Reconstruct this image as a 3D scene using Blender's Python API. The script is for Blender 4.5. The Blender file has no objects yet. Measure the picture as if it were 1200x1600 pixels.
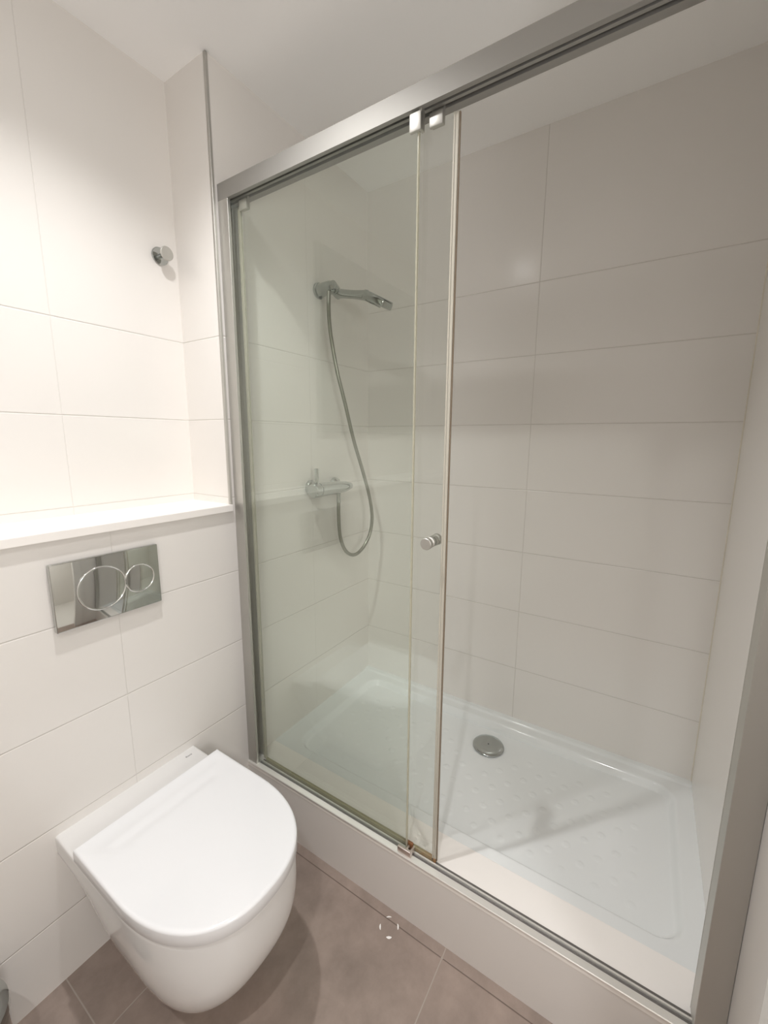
import bpy, bmesh, math, random
from mathutils import Vector, Matrix
R = math.radians
sc = bpy.context.scene
col = sc.collection

# ------------------------------------------------------------------ camera
cd = bpy.data.cameras.new('camera'); cam = bpy.data.objects.new('camera', cd); col.objects.link(cam)
sc.camera = cam
YAW, PITCH, ROLL = 1.0052, -0.1688, 0.0063
fwd = Vector((math.sin(YAW)*math.cos(PITCH), math.cos(YAW)*math.cos(PITCH), math.sin(PITCH)))
rgt = Vector((math.cos(YAW), -math.sin(YAW), 0)); upv = rgt.cross(fwd)
r2 = rgt*math.cos(ROLL)+upv*math.sin(ROLL); u2 = -rgt*math.sin(ROLL)+upv*math.cos(ROLL)
m = Matrix((r2, u2, -fwd)).transposed().to_4x4(); m.translation = Vector((-0.8635, -1.1339, 1.3633))
cam.matrix_world = m
cd.sensor_fit = 'VERTICAL'; cd.sensor_height = 36; cd.lens = 36*647.17/1600
cd.shift_x = -(602.99-600)/1600; cd.shift_y = (797.14-800)/1600
cd.clip_start = .01

# ------------------------------------------------------------------ light and exposure
sc.view_settings.view_transform = 'Standard'; sc.view_settings.look = 'None'
sc.view_settings.gamma = 1; sc.view_settings.use_curve_mapping = False
sc.view_settings.exposure = 0.95
w = bpy.data.worlds.new('world'); sc.world = w; w.use_nodes = True
w.node_tree.nodes['Background'].inputs[0].default_value = (1, .95, .9, 1)
w.node_tree.nodes['Background'].inputs[1].default_value = 0.05
sc.cycles.max_bounces = 14; sc.cycles.diffuse_bounces = 8; sc.cycles.glossy_bounces = 6
sc.cycles.transparent_max_bounces = 24
sc.cycles.caustics_reflective = False; sc.cycles.caustics_refractive = False
sc.cycles.sample_clamp_indirect = 4

ZC = 2.4075                                    # ceiling
LAMPS = [((-.415, -.357, ZC-.012), 26, (1, .988, .978), 130, 1.0),
         ((-1.22, -1.06, ZC-.012), 21, (1, .988, .98), 138, 1.0)]
HALLP = (-.97, -1.95, 1.45)
hl = bpy.data.lights.new('hall_fill', 'POINT'); ho = bpy.data.objects.new('hall_fill', hl); col.objects.link(ho)
ho.location = HALLP; hl.energy = 15.5; hl.color = (1, .98, .96); hl.shadow_soft_size = .12  # unseen fill light added beyond the doorway to raise the room's ambient level
for i, (p, e, c, ang, bl) in enumerate(LAMPS):
    ld = bpy.data.lights.new('downlight_lamp', 'SPOT'); lo = bpy.data.objects.new('downlight_lamp', ld)
    col.objects.link(lo); lo.location = p
    ld.energy = e; ld.color = c; ld.spot_size = R(ang); ld.spot_blend = bl; ld.shadow_soft_size = .02

# ------------------------------------------------------------------ key dimensions (metres)
X1, YL, ZK = .7618, -1.357, .2045              # far shower wall, right wall, kerb top
XN, DN, ZL = -.0146, .196, 1.1538              # niche return, niche depth, ledge top
XL = -1.75                                     # left wall of the room
XT = .1247                                     # kerb / tray joint
ZT, ZH = 2.0892, 2.0416                        # header top and bottom

# ------------------------------------------------------------------ materials
def mat(name, color, rough=.5, metal=0, spec=.5, coat=0, ior=1.5):
    mt = bpy.data.materials.new(name); mt.use_nodes = True
    b = mt.node_tree.nodes['Principled BSDF']
    b.inputs['Base Color'].default_value = (*color, 1); b.inputs['Roughness'].default_value = rough
    b.inputs['Metallic'].default_value = metal; b.inputs['IOR'].default_value = ior
    b.inputs['Specular IOR Level'].default_value = spec; b.inputs['Coat Weight'].default_value = coat
    return mt
def N(mt, t, **kw):
    n = mt.node_tree.nodes.new(t)
    for k, v in kw.items(): setattr(n, k, v)
    return n
def lk(mt, a, b): mt.node_tree.links.new(a, b)
def math_(mt, op, a, b=None, c=None):
    n = N(mt, 'ShaderNodeMath', operation=op)
    for i, v in enumerate((a, b, c)):
        if v is None: continue
        if isinstance(v, (int, float)): n.inputs[i].default_value = v
        else: lk(mt, v, n.inputs[i])
    return n.outputs[0]
def grid_dist(mt, coord, off, step):
    """distance in metres from the nearest line of a regular row of joints"""
    f = math_(mt, 'FRACT', math_(mt, 'ADD', math_(mt, 'DIVIDE', math_(mt, 'SUBTRACT', coord, off), step), 100))
    return math_(mt, 'MULTIPLY', math_(mt, 'SUBTRACT', .5, math_(mt, 'ABSOLUTE', math_(mt, 'SUBTRACT', f, .5))), step)
def tile_mat(name, base, grout, u_axis, u_off, u_step, v_axis, v_off, v_step, gw=.0012, rough=.2, wave=.0, vary=.0, bump=.9, vertical=.85, dark_from=None, v_max=None):
    mt = mat(name, base, rough); b = mt.node_tree.nodes['Principled BSDF']
    tc = N(mt, 'ShaderNodeTexCoord'); sp = N(mt, 'ShaderNodeSeparateXYZ'); lk(mt, tc.outputs['Object'], sp.inputs[0])
    dv = grid_dist(mt, sp.outputs[v_axis], v_off, v_step)
    if v_max is not None: dv = math_(mt, 'ADD', dv, math_(mt, 'GREATER_THAN', sp.outputs[v_axis], v_max))   # taller tiles on top
    d = dv
    if u_axis:
        du = grid_dist(mt, sp.outputs[u_axis], u_off, u_step)
        if vertical: du = math_(mt, 'ADD', du, gw*vertical)       # tight butt joints between tile ends
        d = math_(mt, 'MINIMUM', dv, du)
    mr = N(mt, 'ShaderNodeMapRange'); lk(mt, d, mr.inputs['Value'])
    mr.inputs['From Min'].default_value = gw*.5; mr.inputs['From Max'].default_value = gw*1.5
    mx = N(mt, 'ShaderNodeMix', data_type='RGBA'); lk(mt, mr.outputs[0], mx.inputs[0])
    mx.inputs[6].default_value = (*grout, 1)
    if dark_from is not None:                                # darker joint along the kerb
        gt = math_(mt, 'GREATER_THAN', sp.outputs['X'], dark_from); gt = math_(mt, 'MULTIPLY', gt, math_(mt, 'GREATER_THAN', dv, .003))
        mg = N(mt, 'ShaderNodeMix', data_type='RGBA'); lk(mt, gt, mg.inputs[0]); mg.inputs[6].default_value = (*grout, 1); mg.inputs[7].default_value = (.13, .095, .08, 1)
        lk(mt, mg.outputs[2], mx.inputs[6])
    mx.inputs[7].default_value = (*base, 1)
    if vary:
        nz = N(mt, 'ShaderNodeTexNoise'); nz.inputs['Scale'].default_value = 7; nz.inputs['Detail'].default_value = 8; nz.inputs['Roughness'].default_value = .65
        lk(mt, tc.outputs['Object'], nz.inputs[0])
        nr = N(mt, 'ShaderNodeMapRange'); lk(mt, nz.outputs[0], nr.inputs['Value'])
        nr.inputs['From Min'].default_value = .3; nr.inputs['From Max'].default_value = .7
        m2 = N(mt, 'ShaderNodeMix', data_type='RGBA'); lk(mt, nr.outputs[0], m2.inputs[0])
        m2.inputs[6].default_value = (*[c*(1-vary) for c in base], 1); m2.inputs[7].default_value = (*[c*(1+vary) for c in base], 1)
        lk(mt, m2.outputs[2], mx.inputs[7])
    lk(mt, mx.outputs[2], b.inputs['Base Color'])
    m3 = N(mt, 'ShaderNodeMapRange'); lk(mt, d, m3.inputs['Value'])
    m3.inputs['From Min'].default_value = gw*.3; m3.inputs['From Max'].default_value = gw*2
    bp = N(mt, 'ShaderNodeBump'); bp.inputs['Strength'].default_value = bump; bp.inputs['Distance'].default_value = .001
    lk(mt, m3.outputs[0], bp.inputs['Height'])
    if wave:
        nz2 = N(mt, 'ShaderNodeTexNoise'); nz2.inputs['Scale'].default_value = 3; lk(mt, tc.outputs['Object'], nz2.inputs[0])
        b2 = N(mt, 'ShaderNodeBump'); b2.inputs['Strength'].default_value = wave; b2.inputs['Distance'].default_value = .01
        lk(mt, nz2.outputs[0], b2.inputs['Height']); lk(mt, bp.outputs[0], b2.inputs['Normal']); lk(mt, b2.outputs[0], b.inputs['Normal'])
    else: lk(mt, bp.outputs[0], b.inputs['Normal'])
    return mt
TW = (.80, .775, .745); TG = (.69, .66, .62)
TILE_X = tile_mat('white_tile_back', TW, TG, 'X', -.375, .745, 'Z', .185, .2475, v_max=1.8)
TILE_Y = tile_mat('white_tile_side', TW, (.66, .63, .59), 'Y', -.742, .745, 'Z', .185, .2475, vertical=.3, v_max=2.05)
TILE_R = tile_mat('white_tile_end', TW, TG, None, 0, 1, 'Z', .185, .2475, v_max=1.8)
TILE_P = mat('white_tile_seamless', TW, .2)
FLOOR = tile_mat('brown_grey_floor_tile', (.30, .24, .208), (.40, .35, .31), 'X', -.029, .558, 'Y', -.19, .6, gw=.0013, rough=.3, vary=.24, bump=.3, vertical=False, dark_from=-.05)
PAINT = mat('ceiling_paint', (.95, .945, .94), .8)
STONE = mat('cream_stone', (.92, .89, .86), .3)
KERBW = mat('kerb_face_tile', (.72, .69, .665), .3)
CERAM = mat('sanitary_ceramic', (.75, .745, .74), .08, spec=.5, coat=.3)
LIDM = mat('lid_plastic', (.82, .83, .85), .10)
ACRYL = mat('tray_acrylic', (.80, .825, .83), .12)
CHROME = mat('chrome', (.48, .50, .49), .08, 1)
CHROMED = mat('plate_chrome', (.55, .56, .54), .04, 1)
SATIN = mat('satin_aluminium', (.56, .55, .52), .5, 1)
BRIGHT = mat('bright_aluminium', (.93, .91, .87), .5, 1)
HEADM = mat('header_aluminium', (.40, .39, .37), .66, 1)
TRACKM = mat('track_aluminium', (.95, .94, .91), .32, .75)
DARK = mat('dark_slot', (.02, .02, .02), .6)
BLACK = mat('black_plastic', (.02, .02, .022), .4)
SEAL = mat('clear_seal', (.50, .475, .41), .25, 0)
RUBBER = mat('yellowed_seal', (.30, .29, .20), .4)
RUST = mat('rusty_metal', (.23, .10, .04), .7)
MIRROR = mat('mirror_silver', (.80, .83, .81), .0, 1)
INK = mat('grey_print', (.25, .25, .25), .5)
RINGLT = mat('ring_light_white', (.95, .94, .92), .4)
HALL = mat('hall_paint', (.70, .68, .65), .7)
DOORP = mat('door_paint', (.80, .78, .75), .4)

def glass_mat():
    mt = bpy.data.materials.new('greenish_shower_glass'); mt.use_nodes = True
    nt = mt.node_tree; nt.nodes.clear()
    out = N(mt, 'ShaderNodeOutputMaterial'); tr = N(mt, 'ShaderNodeBsdfTransparent'); gl = N(mt, 'ShaderNodeBsdfGlossy')
    tr.inputs[0].default_value = (.980, .990, .978, 1); gl.inputs[0].default_value = (.95, 1, .96, 1); gl.inputs['Roughness'].default_value = 0
    geo = N(mt, 'ShaderNodeNewGeometry'); fr = N(mt, 'ShaderNodeFresnel')
    ior = N(mt, 'ShaderNodeMix', data_type='FLOAT'); ior.inputs[2].default_value = 1.5; ior.inputs[3].default_value = 1/1.5
    lk(mt, geo.outputs['Backfacing'], ior.inputs[0]); lk(mt, ior.outputs[0], fr.inputs['IOR'])
    mx = N(mt, 'ShaderNodeMixShader'); lk(mt, fr.outputs[0], mx.inputs[0]); lk(mt, tr.outputs[0], mx.inputs[1]); lk(mt, gl.outputs[0], mx.inputs[2])
    lk(mt, mx.outputs[0], out.inputs[0])
    return mt
GLASS = glass_mat()
def seal_mat():
    mt = bpy.data.materials.new('translucent_seal'); mt.use_nodes = True
    nt = mt.node_tree; b = nt.nodes['Principled BSDF']; out = nt.nodes['Material Output']
    b.inputs['Base Color'].default_value = (.62, .60, .50, 1); b.inputs['Roughness'].default_value = .2
    tr = N(mt, 'ShaderNodeBsdfTransparent'); tr.inputs[0].default_value = (.9, .9, .82, 1)
    mx = N(mt, 'ShaderNodeMixShader'); mx.inputs[0].default_value = .45
    lk(mt, b.outputs[0], mx.inputs[1]); lk(mt, tr.outputs[0], mx.inputs[2]); lk(mt, mx.outputs[0], out.inputs[0])
    return mt
TSEAL = seal_mat()
def noisy_seal():
    mt = mat('stained_bottom_seal', (.4, .38, .3), .45); b = mt.node_tree.nodes['Principled BSDF']
    tc = N(mt, 'ShaderNodeTexCoord'); sp = N(mt, 'ShaderNodeSeparateXYZ'); lk(mt, tc.outputs['Object'], sp.inputs[0])
    nz = N(mt, 'ShaderNodeTexNoise'); nz.inputs['Scale'].default_value = 60; nz.inputs['Detail'].default_value = 6; lk(mt, tc.outputs['Object'], nz.inputs[0])
    a = math_(mt, 'ADD', math_(mt, 'MULTIPLY', sp.outputs['Y'], -7.0), -4.45)      # rust gathers towards the leading corner
    a = math_(mt, 'ADD', a, math_(mt, 'MULTIPLY', math_(mt, 'SUBTRACT', nz.outputs[0], .5), 1.6))
    cl = N(mt, 'ShaderNodeClamp'); lk(mt, a, cl.inputs[0])
    mx = N(mt, 'ShaderNodeMix', data_type='RGBA'); lk(mt, cl.outputs[0], mx.inputs[0])
    mx.inputs[6].default_value = (.33, .31, .20, 1); mx.inputs[7].default_value = (.33, .17, .07, 1)
    lk(mt, mx.outputs[2], b.inputs['Base Color'])
    return mt
STAINED = noisy_seal()

# ------------------------------------------------------------------ mesh helpers
def new_bm(): return bmesh.new()
def box(bm, a, b, bev=0, seg=2):
    a = Vector(a); b = Vector(b)
    lo = Vector(map(min, a, b)); hi = Vector(map(max, a, b))
    r = bmesh.ops.create_cube(bm, size=1)
    for v in r['verts']: v.co = Vector([lo[i]+(v.co[i]+.5)*(hi[i]-lo[i]) for i in range(3)])
    if bev:
        es = list({e for v in r['verts'] for e in v.link_edges})
        bmesh.ops.bevel(bm, geom=es, offset=bev, segments=seg, affect='EDGES', profile=.5)
    return r
def frame_of(d):
    d = Vector(d).normalized(); a = Vector((0, 0, 1)) if abs(d.z) < .9 else Vector((1, 0, 0))
    x = a.cross(d).normalized(); return x, d.cross(x)
def tube(bm, pts, rad, n=16, cap=True):
    """sweep of circles along points; rad a number or one per point"""
    pts = [Vector(p) for p in pts]; rings = []
    x = None
    for i, p in enumerate(pts):
        d = (pts[min(i+1, len(pts)-1)]-pts[max(i-1, 0)]).normalized()
        if x is None: x, y = frame_of(d)
        else:
            x = (x-d*x.dot(d)).normalized(); y = d.cross(x)
        r = rad[i] if isinstance(rad, (list, tuple)) else rad
        rings.append([bm.verts.new(p+x*r*math.cos(2*math.pi*k/n)+y*r*math.sin(2*math.pi*k/n)) for k in range(n)])
    for a, b in zip(rings, rings[1:]):
        for k in range(n): bm.faces.new((a[k], a[(k+1) % n], b[(k+1) % n], b[k]))
    if cap:
        bm.faces.new(rings[0][::-1]); bm.faces.new(rings[-1])
def lathe(bm, c, axis, prof, n=48):
    """prof: (distance along axis, radius) pairs from c"""
    c = Vector(c); d = Vector(axis).normalized(); x, y = frame_of(d); rings = []
    for t, r in prof:
        o = c+d*t
        if r < 1e-6: rings.append([bm.verts.new(o)])
        else: rings.append([bm.verts.new(o+x*r*math.cos(2*math.pi*k/n)+y*r*math.sin(2*math.pi*k/n)) for k in range(n)])
    for a, b in zip(rings, rings[1:]):
        for k in range(n):
            k2 = (k+1) % n
            if len(a) == 1 and len(b) == 1: continue
            if len(a) == 1: bm.faces.new((a[0], b[k2], b[k]))
            elif len(b) == 1: bm.faces.new((a[k], a[k2], b[0]))
            else: bm.faces.new((a[k], a[k2], b[k2], b[k]))
def ring_torus(bm, c, axis, Rr, r, n=72, m_=10):
    c = Vector(c); d = Vector(axis).normalized(); x, y = frame_of(d); g = []
    for i in range(n):
        a = 2*math.pi*i/n; o = x*math.cos(a)+y*math.sin(a)
        g.append([bm.verts.new(c+o*(Rr+r*math.cos(2*math.pi*k/m_))+d*r*math.sin(2*math.pi*k/m_)) for k in range(m_)])
    for i in range(n):
        for k in range(m_): bm.faces.new((g[i][k], g[(i+1) % n][k], g[(i+1) % n][(k+1) % m_], g[i][(k+1) % m_]))
def prism(bm, prof, y0, y1, axis='Y'):
    """extrude a closed (x,z) outline along y"""
    a = [bm.verts.new((x, y0, z)) for x, z in prof]; b = [bm.verts.new((x, y1, z)) for x, z in prof]; n = len(prof)
    for i in range(n): bm.faces.new((a[i], a[(i+1) % n], b[(i+1) % n], b[i]))
    bm.faces.new(a[::-1]); bm.faces.new(b)
def obj(name, bm, mt, parent=None, smooth=None):
    bmesh.ops.recalc_face_normals(bm, faces=bm.faces)
    me = bpy.data.meshes.new(name); bm.to_mesh(me); bm.free()
    if smooth is not None:
        for p in me.polygons: p.use_smooth = True
        me.set_sharp_from_angle(angle=R(smooth))
    o = bpy.data.objects.new(name, me); col.objects.link(o); me.materials.append(mt)
    if parent:
        o.parent = parent
        if parent.type == 'EMPTY': o.matrix_parent_inverse = Matrix.Translation(parent.location).inverted()   # meshes stand at the origin
    return o
def thing(name, label, cat, loc, group=None):
    o = bpy.data.objects.new(name, None); col.objects.link(o); o.location = loc; o.empty_display_size = .05
    o['label'] = label; o['category'] = cat
    if group: o['group'] = group
    return o
def struct(name, bm, mt, label=None, smooth=None):
    o = obj(name, bm, mt, None, smooth); o['kind'] = 'structure'
    if label: o['label'] = label
    return o
def boxes(*bs):
    bm = new_bm()
    for b in bs: box(bm, *b)
    return bm

# ================================================================== the room
T = .1
YH = YL-1.3                                     # hall behind the doorway
DX0, DX1, DZ = -1.02, -.24, 2.04                # doorway in the right-hand wall
struct('floor', boxes(((XL-T, YL-T, -.1), (X1+T, DN+T, 0))), FLOOR, 'brown grey stone-look tiled bathroom floor')
struct('ceiling', boxes(((XL-T, YL-T, ZC), (X1+T, DN+T, ZC+T))), PAINT, 'plain white painted ceiling')
bm = new_bm(); box(bm, (XL-T, 0, 0), (XN, DN+T, ZL-.0216)); box(bm, (XN, 0, 0), (X1+T, DN+T, ZC))
struct('wall_back', bm, TILE_X, 'white tiled wall behind toilet and shower mixer')
struct('wall_niche', boxes(((XL-T, DN, ZL-.0216), (XN, DN+T, ZC))), TILE_X, 'white tiled recess wall above the ledge')
struct('wall_return', boxes(((XN-.0004, .0, ZL), (XN, DN, ZC))), TILE_R, 'narrow tiled side of the recess')
struct('wall_far', boxes(((X1, YL-T, 0), (X1+T, 0, ZC))), TILE_Y, 'white tiled long wall of the shower')
bm = new_bm(); box(bm, (DX1, YL-T, 0), (X1, YL, ZC)); box(bm, (XL-T, YL-T, 0), (DX0, YL, ZC)); box(bm, (DX0, YL-T, DZ), (DX1, YL, ZC))
struct('wall_right', bm, TILE_P, 'white tiled end wall of the shower')
struct('wall_left', boxes(((XL-T, YL, 0), (XL, DN, ZC))), TILE_R, 'white tiled wall left of the basin')
bm = new_bm()
box(bm, (DX0-.07, YL, 0), (DX0+.01, YL+.012, DZ+.07), .002); box(bm, (DX1-.01, YL, 0), (DX1+.07, YL+.012, DZ+.07), .002); box(bm, (DX0+.01, YL, DZ-.01), (DX1-.01, YL+.012, DZ+.07), .002)
struct('trim_1', bm, DOORP, 'white door casing')
bm = new_bm(); box(bm, (XL-T, YH-T, -.1), (X1+T, YH, ZC+T)); box(bm, (XL-T-.1, YH, -.1), (XL-T, YL-T, ZC+T)); box(bm, (X1+T, YH, -.1), (X1+T+.1, YL-T, ZC+T))
struct('wall_hall', bm, HALL); struct('floor_hall', boxes(((XL-T, YH, -.1), (X1+T, YL-T, 0))), HALL); struct('ceiling_hall', boxes(((XL-T, YH, ZC), (X1+T, YL-T, ZC+T))), HALL)
# metal corner bead of the recess
bm = new_bm(); box(bm, (XN-.0015, -.0015, ZL), (XN+.0065, .0, ZC), .0005, 1); box(bm, (XN-.0017, 0, ZL), (XN-.0004, .008, ZC), .0003, 1)
struct('trim_2', bm, SATIN, 'thin metal bead on the recess corner')
# yellowed silicone in the shower corner
bm = new_bm(); tube(bm, [(X1-.0005, YL+.0005, .2), (X1-.0005, YL+.0005, ZC)], .0022, 10)
struct('trim_4', bm, mat('yellowed_silicone', (.72, .67, .58), .4), 'yellowed silicone bead in the shower corner', 60)
# ledge
bm = new_bm(); box(bm, (XL, -.0115, ZL-.0216), (XN+.0006, DN, ZL), .0015)
struct('trim_3', bm, STONE, 'cream stone ledge above the concealed cistern')
# kerb in front of the tray
kb = thing('shower_kerb', 'low white tiled kerb under the glass shower screen', 'kerb', (.06, -.68, 0))
obj('front_panel', boxes(((-.002, YL, 0), (XT, 0, ZK-.012))), KERBW, kb)
bm = new_bm(); box(bm, (-.0035, YL, ZK-.012), (XT, 0, ZK), .001); obj('stone_top', bm, STONE, kb)

# ================================================================== ceiling downlights
for (p, e, c, ang, bl), lb in zip(LAMPS, ('round recessed ceiling downlight above the toilet', 'round recessed ceiling downlight near the doorway')):
    t = thing('downlight', lb, 'ceiling light', (p[0], p[1], ZC), 'recessed ceiling downlights')
    bm = new_bm(); lathe(bm, (p[0], p[1], ZC), (0, 0, -1), [(0, .045), (.004, .044), (.006, .038), (.002, .033), (0, .033)]); obj('trim_ring', bm, SATIN, t, 40)
    lm = bpy.data.materials.new('lamp_glow'); lm.use_nodes = True; b = lm.node_tree.nodes['Principled BSDF']
    b.inputs['Emission Color'].default_value = (*c, 1); b.inputs['Emission Strength'].default_value = 40 if p[0] > -1 else 2
    bm = new_bm(); lathe(bm, (p[0], p[1], ZC), (0, 0, -1), [(.001, .032), (.0015, 0)]); obj('lens', bm, lm, t, 40)

# ================================================================== shower tray
def smooth(a, b, x):
    t = min(1, max(0, (x-a)/(b-a))); return t*t*(3-2*t)
TX0, TX1, TY0, TY1 = XT, X1, -.0, YL
IX0, IX1, IY0, IY1, RC = .158, .70, -.072, YL+.046, .065
cx, cy, hx, hy = (IX0+IX1)/2, (IY0+IY1)/2, (IX1-IX0)/2, (IY0-IY1)/2
DRX, DRY = .585, -.70
bumps = []
for i in range(9):
    for j in range(13):
        x = .225+.044*j*0+.044*i; y = -.18-.085*j
        y += .0425*(i % 2)
        if math.hypot(x-DRX, y-DRY) > .1 and y > IY1+.07: bumps.append((x, y))
def tray_z(x, y):
    qx = abs(x-cx)-hx+RC; qy = abs(y-cy)-hy+RC
    sd = math.hypot(max(qx, 0), max(qy, 0))+min(max(qx, qy), 0)-RC     # signed distance to the basin edge
    z = .2035
    t = smooth(0, -.022, sd) if sd < 0 else 0
    z -= .020*t
    if sd < -.02: z -= .012*smooth(.75, .05, math.hypot((x-DRX), (y-DRY)))
    if x > IX1: z += .006*smooth(X1-.030, X1-.022, x)      # raised lip against the far wall
    if sd < -.03:
        for bx, by in bumps:
            if abs(x-bx) < .013 and abs(y-by) < .013:
                d = math.hypot(x-bx, y-by)
                if d < .012: z += .0012*smooth(.012, .007, d)
    return z
bm = new_bm()
NX, NY = 200, 430
g = [[bm.verts.new((TX0+(TX1-TX0)*i/NX, TY0+(TY1-TY0)*j/NY, 0)) for j in range(NY+1)] for i in range(NX+1)]
for r_ in g:
    for v in r_: v.co.z = tray_z(v.co.x, v.co.y)
for i in range(NX):
    for j in range(NY): bm.faces.new((g[i][j], g[i][j+1], g[i+1][j+1], g[i+1][j]))
tray = thing('shower_tray', 'white acrylic rectangular shower tray with anti-slip dots', 'shower tray', ((TX0+TX1)/2, -.68, 0))
edge = [g[i][0] for i in range(NX+1)]+[g[NX][j] for j in range(1, NY+1)]+[g[i][NY] for i in range(NX-1, -1, -1)]+[g[0][j] for j in range(NY-1, 0, -1)]
low = [bm.verts.new((v.co.x, v.co.y, .0)) for v in edge]
for k in range(len(edge)):
    k2 = (k+1) % len(edge); bm.faces.new((edge[k], edge[k2], low[k2], low[k]))
bm.faces.new(low)
obj('basin', bm, ACRYL, tray, 60)
zd = tray_z(DRX, DRY)
dr = (DRX, DRY, zd)
bm = new_bm(); lathe(bm, dr, (0, 0, 1), [(0, .050), (.0035, .050), (.0035, .0)], 64); dc0 = obj('drain_ring', bm, BLACK, tray, 30)
bm = new_bm(); lathe(bm, dr, (0, 0, 1), [(.0035, .054), (.0035, .059), (.006, .0595), (.0085, .057), (.0105, .045), (.0115, .02), (.0118, .0025), (.0100, .0022), (.0100, 0)], 64)
dc = obj('drain_cover', bm, CHROME, tray, 50); dc['label'] = 'round chrome drain cover'
bm = new_bm(); lathe(bm, dr, (0, 0, 1), [(.0102, .0022), (.0104, 0)], 16); obj('screw_hole', bm, BLACK, dc)

# ================================================================== shower enclosure
XF, XS = .014, .031                              # fixed and sliding glass planes
enc = thing('shower_screen', 'aluminium framed glass shower screen with sliding panel left open', 'shower screen', (0, -.68, ZK))
YE = YL+.0
# header: a hollow rail with two running slots
bm = new_bm()
prism(bm, [(-.0, ZH), (.011, ZH), (.011, ZH+.018), (.017, ZH+.018), (.017, ZH), (.0245, ZH), (.0245, ZH+.018), (.0345, ZH+.018), (.0345, ZH), (.052, ZH), (.052, ZT-.004), (.048, ZT), (.003, ZT), (-.0, ZT-.003)], -.0005, YE+.0005)
hd = obj('header_rail', bm, HEADM, enc)
bm = new_bm(); box(bm, (.0112, -.045, ZH+.016), (.0168, YE+.04, ZH+.0178)); box(bm, (.0247, -.045, ZH+.014), (.0343, YE+.04, ZH+.0178)); obj('running_slot', bm, DARK, hd)
for ys, y0, y1 in ((1, -.0005, -.043), (-1, YE+.0005, YE+.046)):
    bm = new_bm()
    box(bm, (0, y0, ZK), (.0018, y1, ZH), .0005, 1)                  # front face
    box(bm, (.0018, y0, ZK), (.050, y0-.002*ys, ZH), 0)              # back of the channel on the wall
    box(bm, (.048, y0, ZK), (.050, y1, ZH), .0005, 1)
    box(bm, (.0018, y1, ZK), (.0095, y1+.002*ys, ZH), 0)
    if ys < 0: box(bm, (.0019, y0+.003, ZK), (.0475, y1-.0005, ZH))
    p = obj('wall_post', bm, SATIN, enc)
# bottom track
bm = new_bm()
prism(bm, [(-.0055, ZK), (-.0055, ZK+.0045), (-.004, ZK+.006), (.0105, ZK+.008), (.0115, ZK+.001), (.0190, ZK+.001), (.0205, ZK+.008), (.0245, ZK+.0085), (.0265, ZK+.002), (.0350, ZK+.0015), (.0350, ZK)], -.0005, YE+.0005)
trk = obj('bottom_track', bm, TRACKM, enc)
bm = new_bm(); box(bm, (.0116, -.043, ZK+.001), (.0189, YE+.046, ZK+.0042)); box(bm, (.0266, -.043, ZK+.0016), (.0345, YE+.046, ZK+.0028)); obj('track_groove', bm, mat('dull_groove', (.20, .19, .18), .45, .6), trk)
YF = -.652; YS = -.737
bm = new_bm(); box(bm, (XF-.003, -.012, ZK+.006), (XF+.003, YF, ZH+.014)); fx = obj('fixed_panel', bm, GLASS, enc); fx['label'] = 'fixed glass panel with a greenish tint'
bm = new_bm(); box(bm, (XF-.0035, YF-.0002, ZK+.012), (XF+.0035, YF-.0038, ZH-.002), .0006, 1); obj('edge_seal', bm, TSEAL, fx)
bm = new_bm(); box(bm, (XF-.012, YF+.016, ZH-.040), (XF-.0032, YF-.012, ZH-.004), .003, 2); box(bm, (XF-.009, YF-.0052, ZH-.038), (XF+.007, YF-.012, ZH+.004), .001, 1); obj('corner_clip', bm, SATIN, fx, 30)
bm = new_bm(); box(bm, (XF-.016, YF+.020, ZK+.008), (XF-.007, YF-.022, ZK+.026), .0015, 2); box(bm, (XF-.008, YF-.004, ZK+.010), (XF+.010, YF-.010, ZK+.026), .001, 1); box(bm, (XF-.008, YF-.016, ZK+.008), (XF+.012, YF-.022, ZK+.024), .001, 1)
o = obj('bottom_guide', bm, mat('guide_nickel', (.75, .68, .64), .35, 1), fx, 30)
bm = new_bm(); box(bm, (XF+.004, YF+.004, ZK+.012), (XF+.012, YF-.018, ZK+.034), .003, 2); o2 = obj('rust_patch', bm, RUST, fx); o2['label'] = 'rusty guide block'
# sliding panel
bm = new_bm(); box(bm, (XS-.003, -.052, ZK+.018), (XS+.003, YS+.003, ZH-.018)); sl = obj('sliding_panel', bm, GLASS, enc); sl['label'] = 'sliding glass panel pushed behind the fixed one'
bm = new_bm(); box(bm, (XS-.0035, YS+.006, ZK+.010), (XS+.0065, YS-.001, ZH-.018), .001, 1); box(bm, (XS-.0045, YS+.010, ZK+.010), (XS-.0032, YS+.006, ZH-.018), .0005, 1); o = obj('leading_edge_seal', bm, SEAL, sl)
bm = new_bm(); box(bm, (XS-.001, YS-.0012, ZK+.010), (XS+.004, YS-.0035, ZH-.018), .0006, 1); obj('magnetic_strip', bm, mat('brown_magnet_strip', (.22, .17, .12), .4), sl)
bm = new_bm(); box(bm, (XS-.004, -.050, ZK+.016), (XS+.004, -.062, ZH-.02), .001, 1); obj('rear_edge_seal', bm, TSEAL, sl)
bm = new_bm(); box(bm, (XS-.0045, -.060, ZK+.006), (XS+.0045, YS-.001, ZK+.019), .001, 1); obj('bottom_seal', bm, STAINED, sl)
for yh in (-.082, -.690):
    bm = new_bm(); box(bm, (XS-.012, yh+.016, ZH-.034), (XS-.0032, yh-.016, ZH-.006), .003, 2); box(bm, (XS-.003, yh+.014, ZH-.030), (XS+.0045, yh-.014, ZH+.010), .001, 1)
    obj('roller_hanger', bm, SATIN, sl, 30)
KY, KZ = -.700, 1.118
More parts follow.
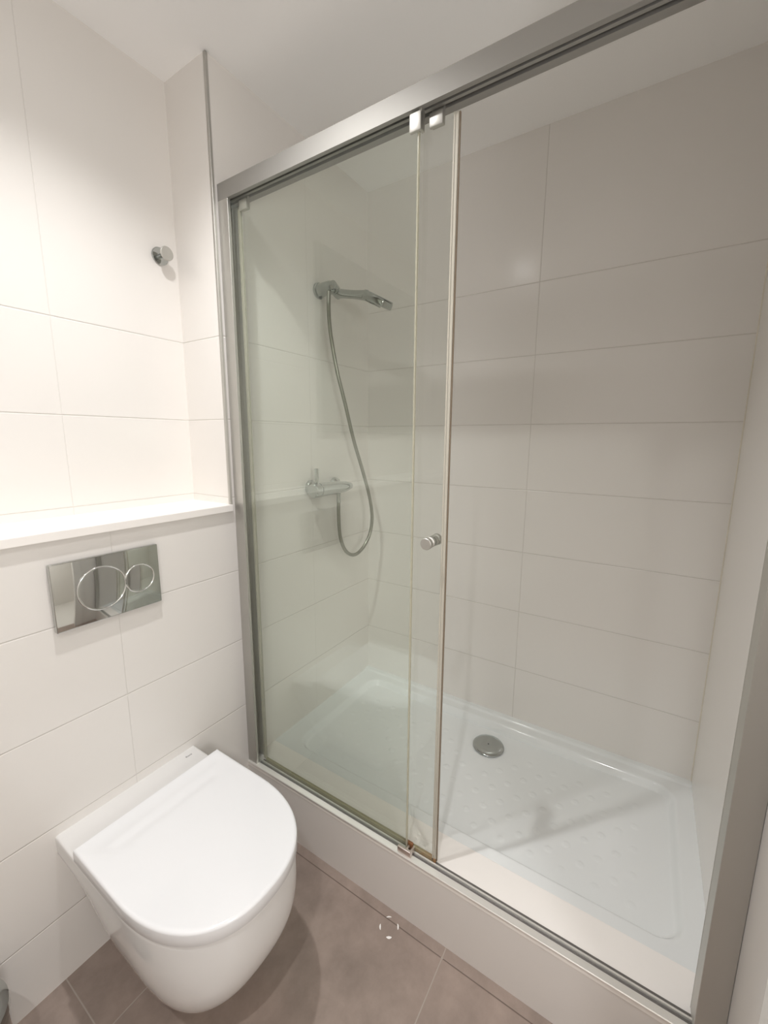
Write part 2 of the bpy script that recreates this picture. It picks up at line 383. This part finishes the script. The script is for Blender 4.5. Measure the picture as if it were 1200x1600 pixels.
bm = new_bm(); lathe(bm, (XS-.003, KY, KZ), (-1, 0, 0), [(0, 0), (0, .012), (.004, .0135), (.010, .0135), (.0115, .011), (.013, .009), (.017, .009), (.0185, .013), (.020, .0145), (.030, .0145), (.032, .013), (.0325, 0)])
lathe(bm, (XS+.003, KY, KZ), (1, 0, 0), [(0, 0), (0, .012), (.004, .0135), (.010, .0135), (.012, .010), (.016, .009), (.018, .0135), (.026, .0145), (.028, .013), (.0285, 0)])
obj('door_knob', bm, SATIN, sl, 35)

# ================================================================== shower fittings
MX, MZ, MY = .435, 1.168, -.058
mx = thing('shower_mixer', 'chrome wall-mounted bar shower mixer with upright lever', 'shower mixer', (MX, 0, MZ))
bm = new_bm(); lathe(bm, (MX-.125, MY, MZ), (1, 0, 0), [(0, 0), (0, .024), (.003, .0275), (.030, .0275), (.031, .025), (.034, .025), (.035, .0275), (.15, .026), (.20, .022), (.235, .014), (.247, .006), (.249, 0)])
obj('body', bm, CHROME, mx, 35)
for sx in (-.075, .075):
    bm = new_bm(); lathe(bm, (MX+sx, 0, MZ+.006), (0, -1, 0), [(0, .029), (.004, .029), (.014, .026), (.020, .018), (.022, .015), (-MY, .014)]); obj('wall_union', bm, CHROME, mx, 35)
bm = new_bm(); box(bm, (MX-.108, MY-.011, MZ+.018), (MX-.100, MY+.005, MZ+.085), .002, 2); obj('lever', bm, CHROME, mx, 30)
bm = new_bm(); lathe(bm, (MX+.030, MY, MZ-.018), (0, 0, -1), [(0, .012), (.004, .012), (.005, .0095), (.012, .0095), (.013, .0085), (.045, .0085), (.046, 0)]); obj('hose_outlet', bm, CHROME, mx, 35)

BX, BZ = .43, 1.922
br = thing('shower_bracket', 'chrome wall bracket holding the hand shower', 'bracket', (BX, 0, BZ))
bm = new_bm(); lathe(bm, (BX, 0, BZ-.002), (0, -1, .05), [(0, .0285), (.003, .0295), (.008, .0295), (.0095, .0245), (.060, .0235), (.074, .020), (.080, .010), (.080, 0)]); obj('body', bm, CHROME, br, 35)
bm = new_bm(); lathe(bm, (BX+.012, -.050, BZ+.020), (.35, -.5, -.75), [(0, 0), (0, .018), (.004, .0205), (.050, .018), (.060, .014), (.060, 0)]); obj('swivel_holder', bm, CHROME, br, 35)
bm = new_bm(); lathe(bm, (BX, -.013, BZ-.026), (0, 0, -1), [(0, .004), (.006, .004), (.006, 0)]); obj('set_screw', bm, BLACK, br)

hs = thing('hand_shower', 'chrome paddle hand shower on a long looping metal hose', 'hand shower', (BX+.02, -.08, BZ-.01))
ha, hb = Vector((BX+.018, -.080, BZ-.018)), Vector((BX+.002, -.226, BZ-.054))
bm = new_bm(); L_ = (hb-ha).length
lathe(bm, ha, hb-ha, [(0, 0), (0, .014), (.01, .017), (.03, .0155), (.09, .0150), (L_, .018), (L_, 0)]); obj('handle', bm, CHROME, hs, 35)
bm = new_bm(); box(bm, (-.028, -.008, -.016), (.028, .095, .016), .006, 3)
for v in bm.verts:
    f_ = v.co.y/.1; v.co.x *= .85+.35*f_; v.co.z *= 1-.25*f_
for k in range(3): box(bm, (-.024, .014+.016*k, .0145), (.024, .021+.016*k, .0180), .001, 1)
dd = Vector((.0, -.085, -.046)).normalized(); xx = Vector((1, 0, 0)); zz = xx.cross(dd)
mm = Matrix((xx, dd, zz)).transposed().to_4x4(); mm.translation = hb+dd*.004
bm.transform(mm); sh = obj('spray_head', bm, CHROME, hs, 35)
bm = new_bm(); box(bm, (-.024, .022, -.0155), (.024, .095, -.0128), .0005, 1); bm.transform(mm); obj('nozzle_plate', bm, mat('grey_nozzles', (.35, .36, .36), .5), sh)
P0 = [(-.004, -.066, BZ-.020), (-.006, -.068, BZ-.07), (-.004, -.072, BZ-.14)]
def interp(cps, n):
    """Catmull-Rom through the points"""
    out = []; P = [Vector(p) for p in cps]; P = [2*P[0]-P[1]]+P+[2*P[-1]-P[-2]]
    for i in range(1, len(P)-2):
        for k in range(n):
            t = k/n; a, b, c, d = P[i-1:i+3]
            out.append(.5*((2*b)+(-a+c)*t+(2*a-5*b+4*c-d)*t*t+(-a+3*b-3*c+d)*t**3))
    out.append(P[-2]); return out
HOSE = [(.414, -.066, 1.905), (.409, -.068, 1.83), (.415, -.072, 1.745), (.440, -.080, 1.62), (.478, -.088, 1.50), (.523, -.095, 1.36), (.576, -.102, 1.23), (.615, -.110, 1.115), (.632, -.112, 1.02), (.622, -.105, .945), (.583, -.098, .893), (.532, -.088, .870), (.488, -.075, .895), (.468, -.062, .96), (.464, -.058, 1.05), (.465, -.058, 1.108)]
hp = interp(HOSE, 40); rad = [.0070+(.0006 if (i % 2) else 0) for i in range(len(hp))]
bm = new_bm(); tube(bm, hp, rad, 14); obj('hose', bm, mat('metal_hose', (.30, .30, .26), .28, 1), hs, 60)

# ================================================================== flush plate
PX, PZ, PW, PH, PT = -.514, .9137, .246, .164, .014
fp = thing('flush_plate', 'rectangular chrome dual flush plate with two round buttons', 'flush plate', (PX+PW/2, 0, PZ+PH/2))
bm = new_bm(); box(bm, (PX, 0, PZ), (PX+PW, -PT, PZ+PH), .0025, 3)
pl = obj('plate', bm, CHROMED, fp, 40)
for (bx, bz, rr) in ((PX+.1025, PZ+.0825, .0540), (PX+.1925, PZ+.0825, .0365)):
    bm = new_bm(); lathe(bm, (bx, -PT, bz), (0, -1, 0), [(0, rr-.001), (.0012, rr-.0014), (.0016, rr-.004), (.0022, 0)], 72); b_ = obj('button', bm, CHROMED, fp, 40)
    bm = new_bm(); ring_torus(bm, (bx, -PT-.0008, bz), (0, 1, 0), rr, .0022); obj('button_ring', bm, mat('bright_chrome', (.85, .86, .86), .08, 1), b_, 60)

# ================================================================== toilet
TXC = -.384
def d_outline(hw, yr, yf, ys, n=72, p=2.35):
    """D-shaped plan: straight sides from the wall, rounded front"""
    pts = []
    for k in range(8): pts.append((-hw, yr+(ys-yr)*k/8))
    for k in range(n+1):
        a = math.pi*k/n
        c, s = math.cos(a), math.sin(a)
        pts.append((-hw*math.copysign(abs(c)**(2/p), c), ys+(yf-ys)*abs(s)**(2/p)))
    for k in range(1, 9): pts.append((hw, ys+(yr-ys)*k/8))
    return pts
def loft(bm, rings, close_top=True, close_bottom=True):
    vs = [[bm.verts.new(p) for p in r_] for r_ in rings]; n = len(vs[0])
    for a, b in zip(vs, vs[1:]):
        for k in range(n): bm.faces.new((a[k], a[(k+1) % n], b[(k+1) % n], b[k]))
    if close_bottom: bm.faces.new(vs[0])
    if close_top: bm.faces.new(vs[-1])
    return vs
wc = thing('toilet', 'white wall-hung toilet with closed lid beside the shower kerb', 'toilet', (TXC, 0, .08))
ZR = .407
rings = []
K = 40
for i in range(K+1):
    t = i/K                                      # 0 bottom, 1 rim
    u = 1-t
    z = .060+(ZR-.006-.060)*t
    hw = .1836*(1-.637*u**2.68)*math.sqrt(1-(max(0, u-.8)*2.5)**2)
    yf = -.5417+.227*u**3.37+max(0, (u-.85)/.15)**2*.07
    ys = -.29-.05*u
    und = min(1, max(0, u-.13)*2.6)*.26                      # the sides draw in towards the wall
    rings.append([(TXC+x*(1-und*max(0, 1-abs(y)/.22)**1.5), y, z) for x, y in d_outline(max(hw, .02), 0, yf, ys, p=2.35+.25*math.sin(math.pi*u))])
for dz, ins in ((.0030, .0012), (.0050, .0035), (.006, .008)):
    rings.append([(TXC+x*(1-ins/.1836), y if y > -.01 else y+ins*(1 if y < -.3 else 0), ZR-.006+dz) for x, y in d_outline(.1836, 0, -.5417, -.29)])
bm = new_bm(); loft(bm, rings); obj('bowl', bm, CERAM, wc, 50)
# rear deck that rises slightly to the hinges
for sx in (-1, 1):
    bm = new_bm(); lathe(bm, (TXC+sx*.1415, -.105, .215), (sx, .12, -.3), [(0, .013), (.006, .013), (.008, .011), (.0085, 0)]); obj('fixing_cap', bm, CERAM, wc, 35)
ZS, ZLID = .414, .446
bm = new_bm()
so = [(TXC+x, y) for x, y in d_outline(.1815, -.118, -.5405, -.30)]
loft(bm, [[(x, y, ZR) for x, y in so], [(x, y, ZS+.012) for x, y in so]]); obj('seat', bm, LIDM, wc, 40)
def lid_h(x, y):
    u = abs(x-TXC)
    wx = 1-smooth(.11, .178, u)
    v = (-.114-y)
    hgt = ZLID-.0015*smooth(0, .2, math.hypot(x-TXC, y+.33))
    dip = .032*(1-smooth(.004, .062, v+.010*math.sin((x-TXC)*16)))
    trough = .004*math.exp(-((v-.075-.012*math.cos((x-TXC)*12))/.014)**2)
    return hgt-(dip+trough)*wx
lid_out = d_outline(.187, -.114, -.551, -.30, n=120)
bm = new_bm()
cxl, cyl = TXC, -.33
rings = []
NR = 60
skirt = [(ZS-.002, .9965), (ZS-.001, 1.0), (ZLID-.007, 1.0)]
for z, s_ in skirt: rings.append([(TXC+x*s_, cyl+(y-cyl)*s_, z) for x, y in lid_out])
rb = .007
for k in range(1, 6):
    a = math.pi/2*k/5; ins = rb*(1-math.cos(a)); dz = rb*math.sin(a)
    rings.append([(TXC+x*(1-ins/.187), cyl+(y-cyl)*(1-ins/.22), ZLID-.007+dz) for x, y in lid_out])
last = rings[-1]
for k in range(1, NR):
    f_ = 1-k/NR
    rings.append([(cxl+(x-cxl)*f_, cyl+(y-cyl)*f_, ZLID) for x, y, z in last])
vs = loft(bm, rings)
for ri, row in enumerate(vs):
    if ri < 2: continue
    for v in row:
        h = lid_h(v.co.x, v.co.y)-ZLID
        k_ = (v.co.z-(ZS-.002))/(ZLID-(ZS-.002))
        v.co.z += h*k_
obj('lid', bm, LIDM, wc, 45)
# brand lettering on the deck, right rear
cu = bpy.data.curves.new('brand_mark', 'FONT'); cu.body = 'Roca'; cu.size = .0095; cu.extrude = .0002; cu.align_x = 'CENTER'
to = bpy.data.objects.new('tmp_text', cu); col.objects.link(to)
bpy.context.view_layer.update()
me = bpy.data.meshes.new_from_object(to.evaluated_get(bpy.context.evaluated_depsgraph_get()))
bpy.data.objects.remove(to)
bmk = bpy.data.objects.new('brand_mark', me); col.objects.link(bmk); me.materials.clear(); me.materials.append(INK)
me.transform(Matrix.Translation((-.237, -.031, ZR+.0003)))
bmk.parent = wc; bmk.matrix_parent_inverse = Matrix.Translation(wc.location).inverted()

# ================================================================== robe hook
hk = thing('robe_hook', 'small round chrome robe hook in the tiled recess', 'hook', (-.07, DN, 1.91))
bm = new_bm(); lathe(bm, (-.072, DN, 1.912), (0, -1, 0), [(0, .025), (.004, .025), (.0055, .0235), (.006, 0)]); obj('wall_disc', bm, CHROME, hk, 35)
bm = new_bm(); lathe(bm, (-.072, DN-.006, 1.912), (0, -1, 0), [(0, .0065), (.030, .0065)]); obj('stem', bm, CHROME, hk, 35)
bm = new_bm(); lathe(bm, (-.072, DN-.036, 1.912), (0, -1, 0), [(0, 0), (0, .0185), (.001, .0195), (.0055, .0195), (.007, .018), (.007, 0)]); obj('front_disc', bm, SATIN, hk, 35)

# ================================================================== pedal bin at the left edge
pb = thing('pedal_bin', 'chrome round bin with black base beside the toilet', 'bin', (-.80, -.125, 0))
BC = (-.795, -.115)
bm = new_bm(); lathe(bm, (*BC, 0), (0, 0, 1), [(0, 0), (0, .083), (.002, .085), (.030, .086), (.032, .080), (.032, 0)]); obj('base', bm, BLACK, pb, 35)
bm = new_bm(); lathe(bm, (*BC, .032), (0, 0, 1), [(0, 0), (0, .082), (.19, .086), (.20, .086), (.20, 0)]); obj('body', bm, CHROME, pb, 35)
bm = new_bm(); lathe(bm, (*BC, .230), (0, 0, 1), [(0, 0), (0, .0875), (.004, .0885), (.018, .0875), (.026, .080), (.034, .055), (.038, .02), (.038, 0)]); obj('lid', bm, CHROME, pb, 35)
bm = new_bm(); box(bm, (BC[0]-.018, BC[1]-.115, .008), (BC[0]+.018, BC[1]-.08, .016), .002); obj('pedal', bm, BLACK, pb)

# ================================================================== wall mirror, seen reflected in the fixed glass
mr = thing('wall_mirror', 'large frameless mirror on the recess wall, reflected in the shower glass', 'mirror', (-1.04, DN, 1.4))
bm = new_bm(); box(bm, (-1.47, DN-.016, 1.397), (-.604, DN-.001, 2.215)); obj('backing', bm, mat('mirror_edge', (.45, .47, .45), .3), mr)
bm = new_bm(); box(bm, (-1.468, DN-.0185, 1.399), (-.606, DN-.016, 2.213)); obj('glass', bm, MIRROR, mr)

# ================================================================== small dashed ring of cast light, drawn as white dashes on the floor
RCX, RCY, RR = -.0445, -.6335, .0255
fm = thing('floor_light_ring', 'tiny ring of four white dashes of cast light on the brown floor tile', 'light pattern', (RCX, RCY, 0))
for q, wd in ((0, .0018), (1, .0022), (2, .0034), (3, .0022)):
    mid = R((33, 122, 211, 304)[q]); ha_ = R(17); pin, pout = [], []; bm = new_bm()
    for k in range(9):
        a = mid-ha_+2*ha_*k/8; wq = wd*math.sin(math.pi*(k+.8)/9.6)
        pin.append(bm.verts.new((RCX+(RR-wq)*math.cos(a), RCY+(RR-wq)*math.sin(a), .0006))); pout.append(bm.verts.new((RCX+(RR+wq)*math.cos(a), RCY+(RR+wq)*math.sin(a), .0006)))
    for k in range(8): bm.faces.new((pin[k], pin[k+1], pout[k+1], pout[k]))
    obj('dash', bm, RINGLT, fm)
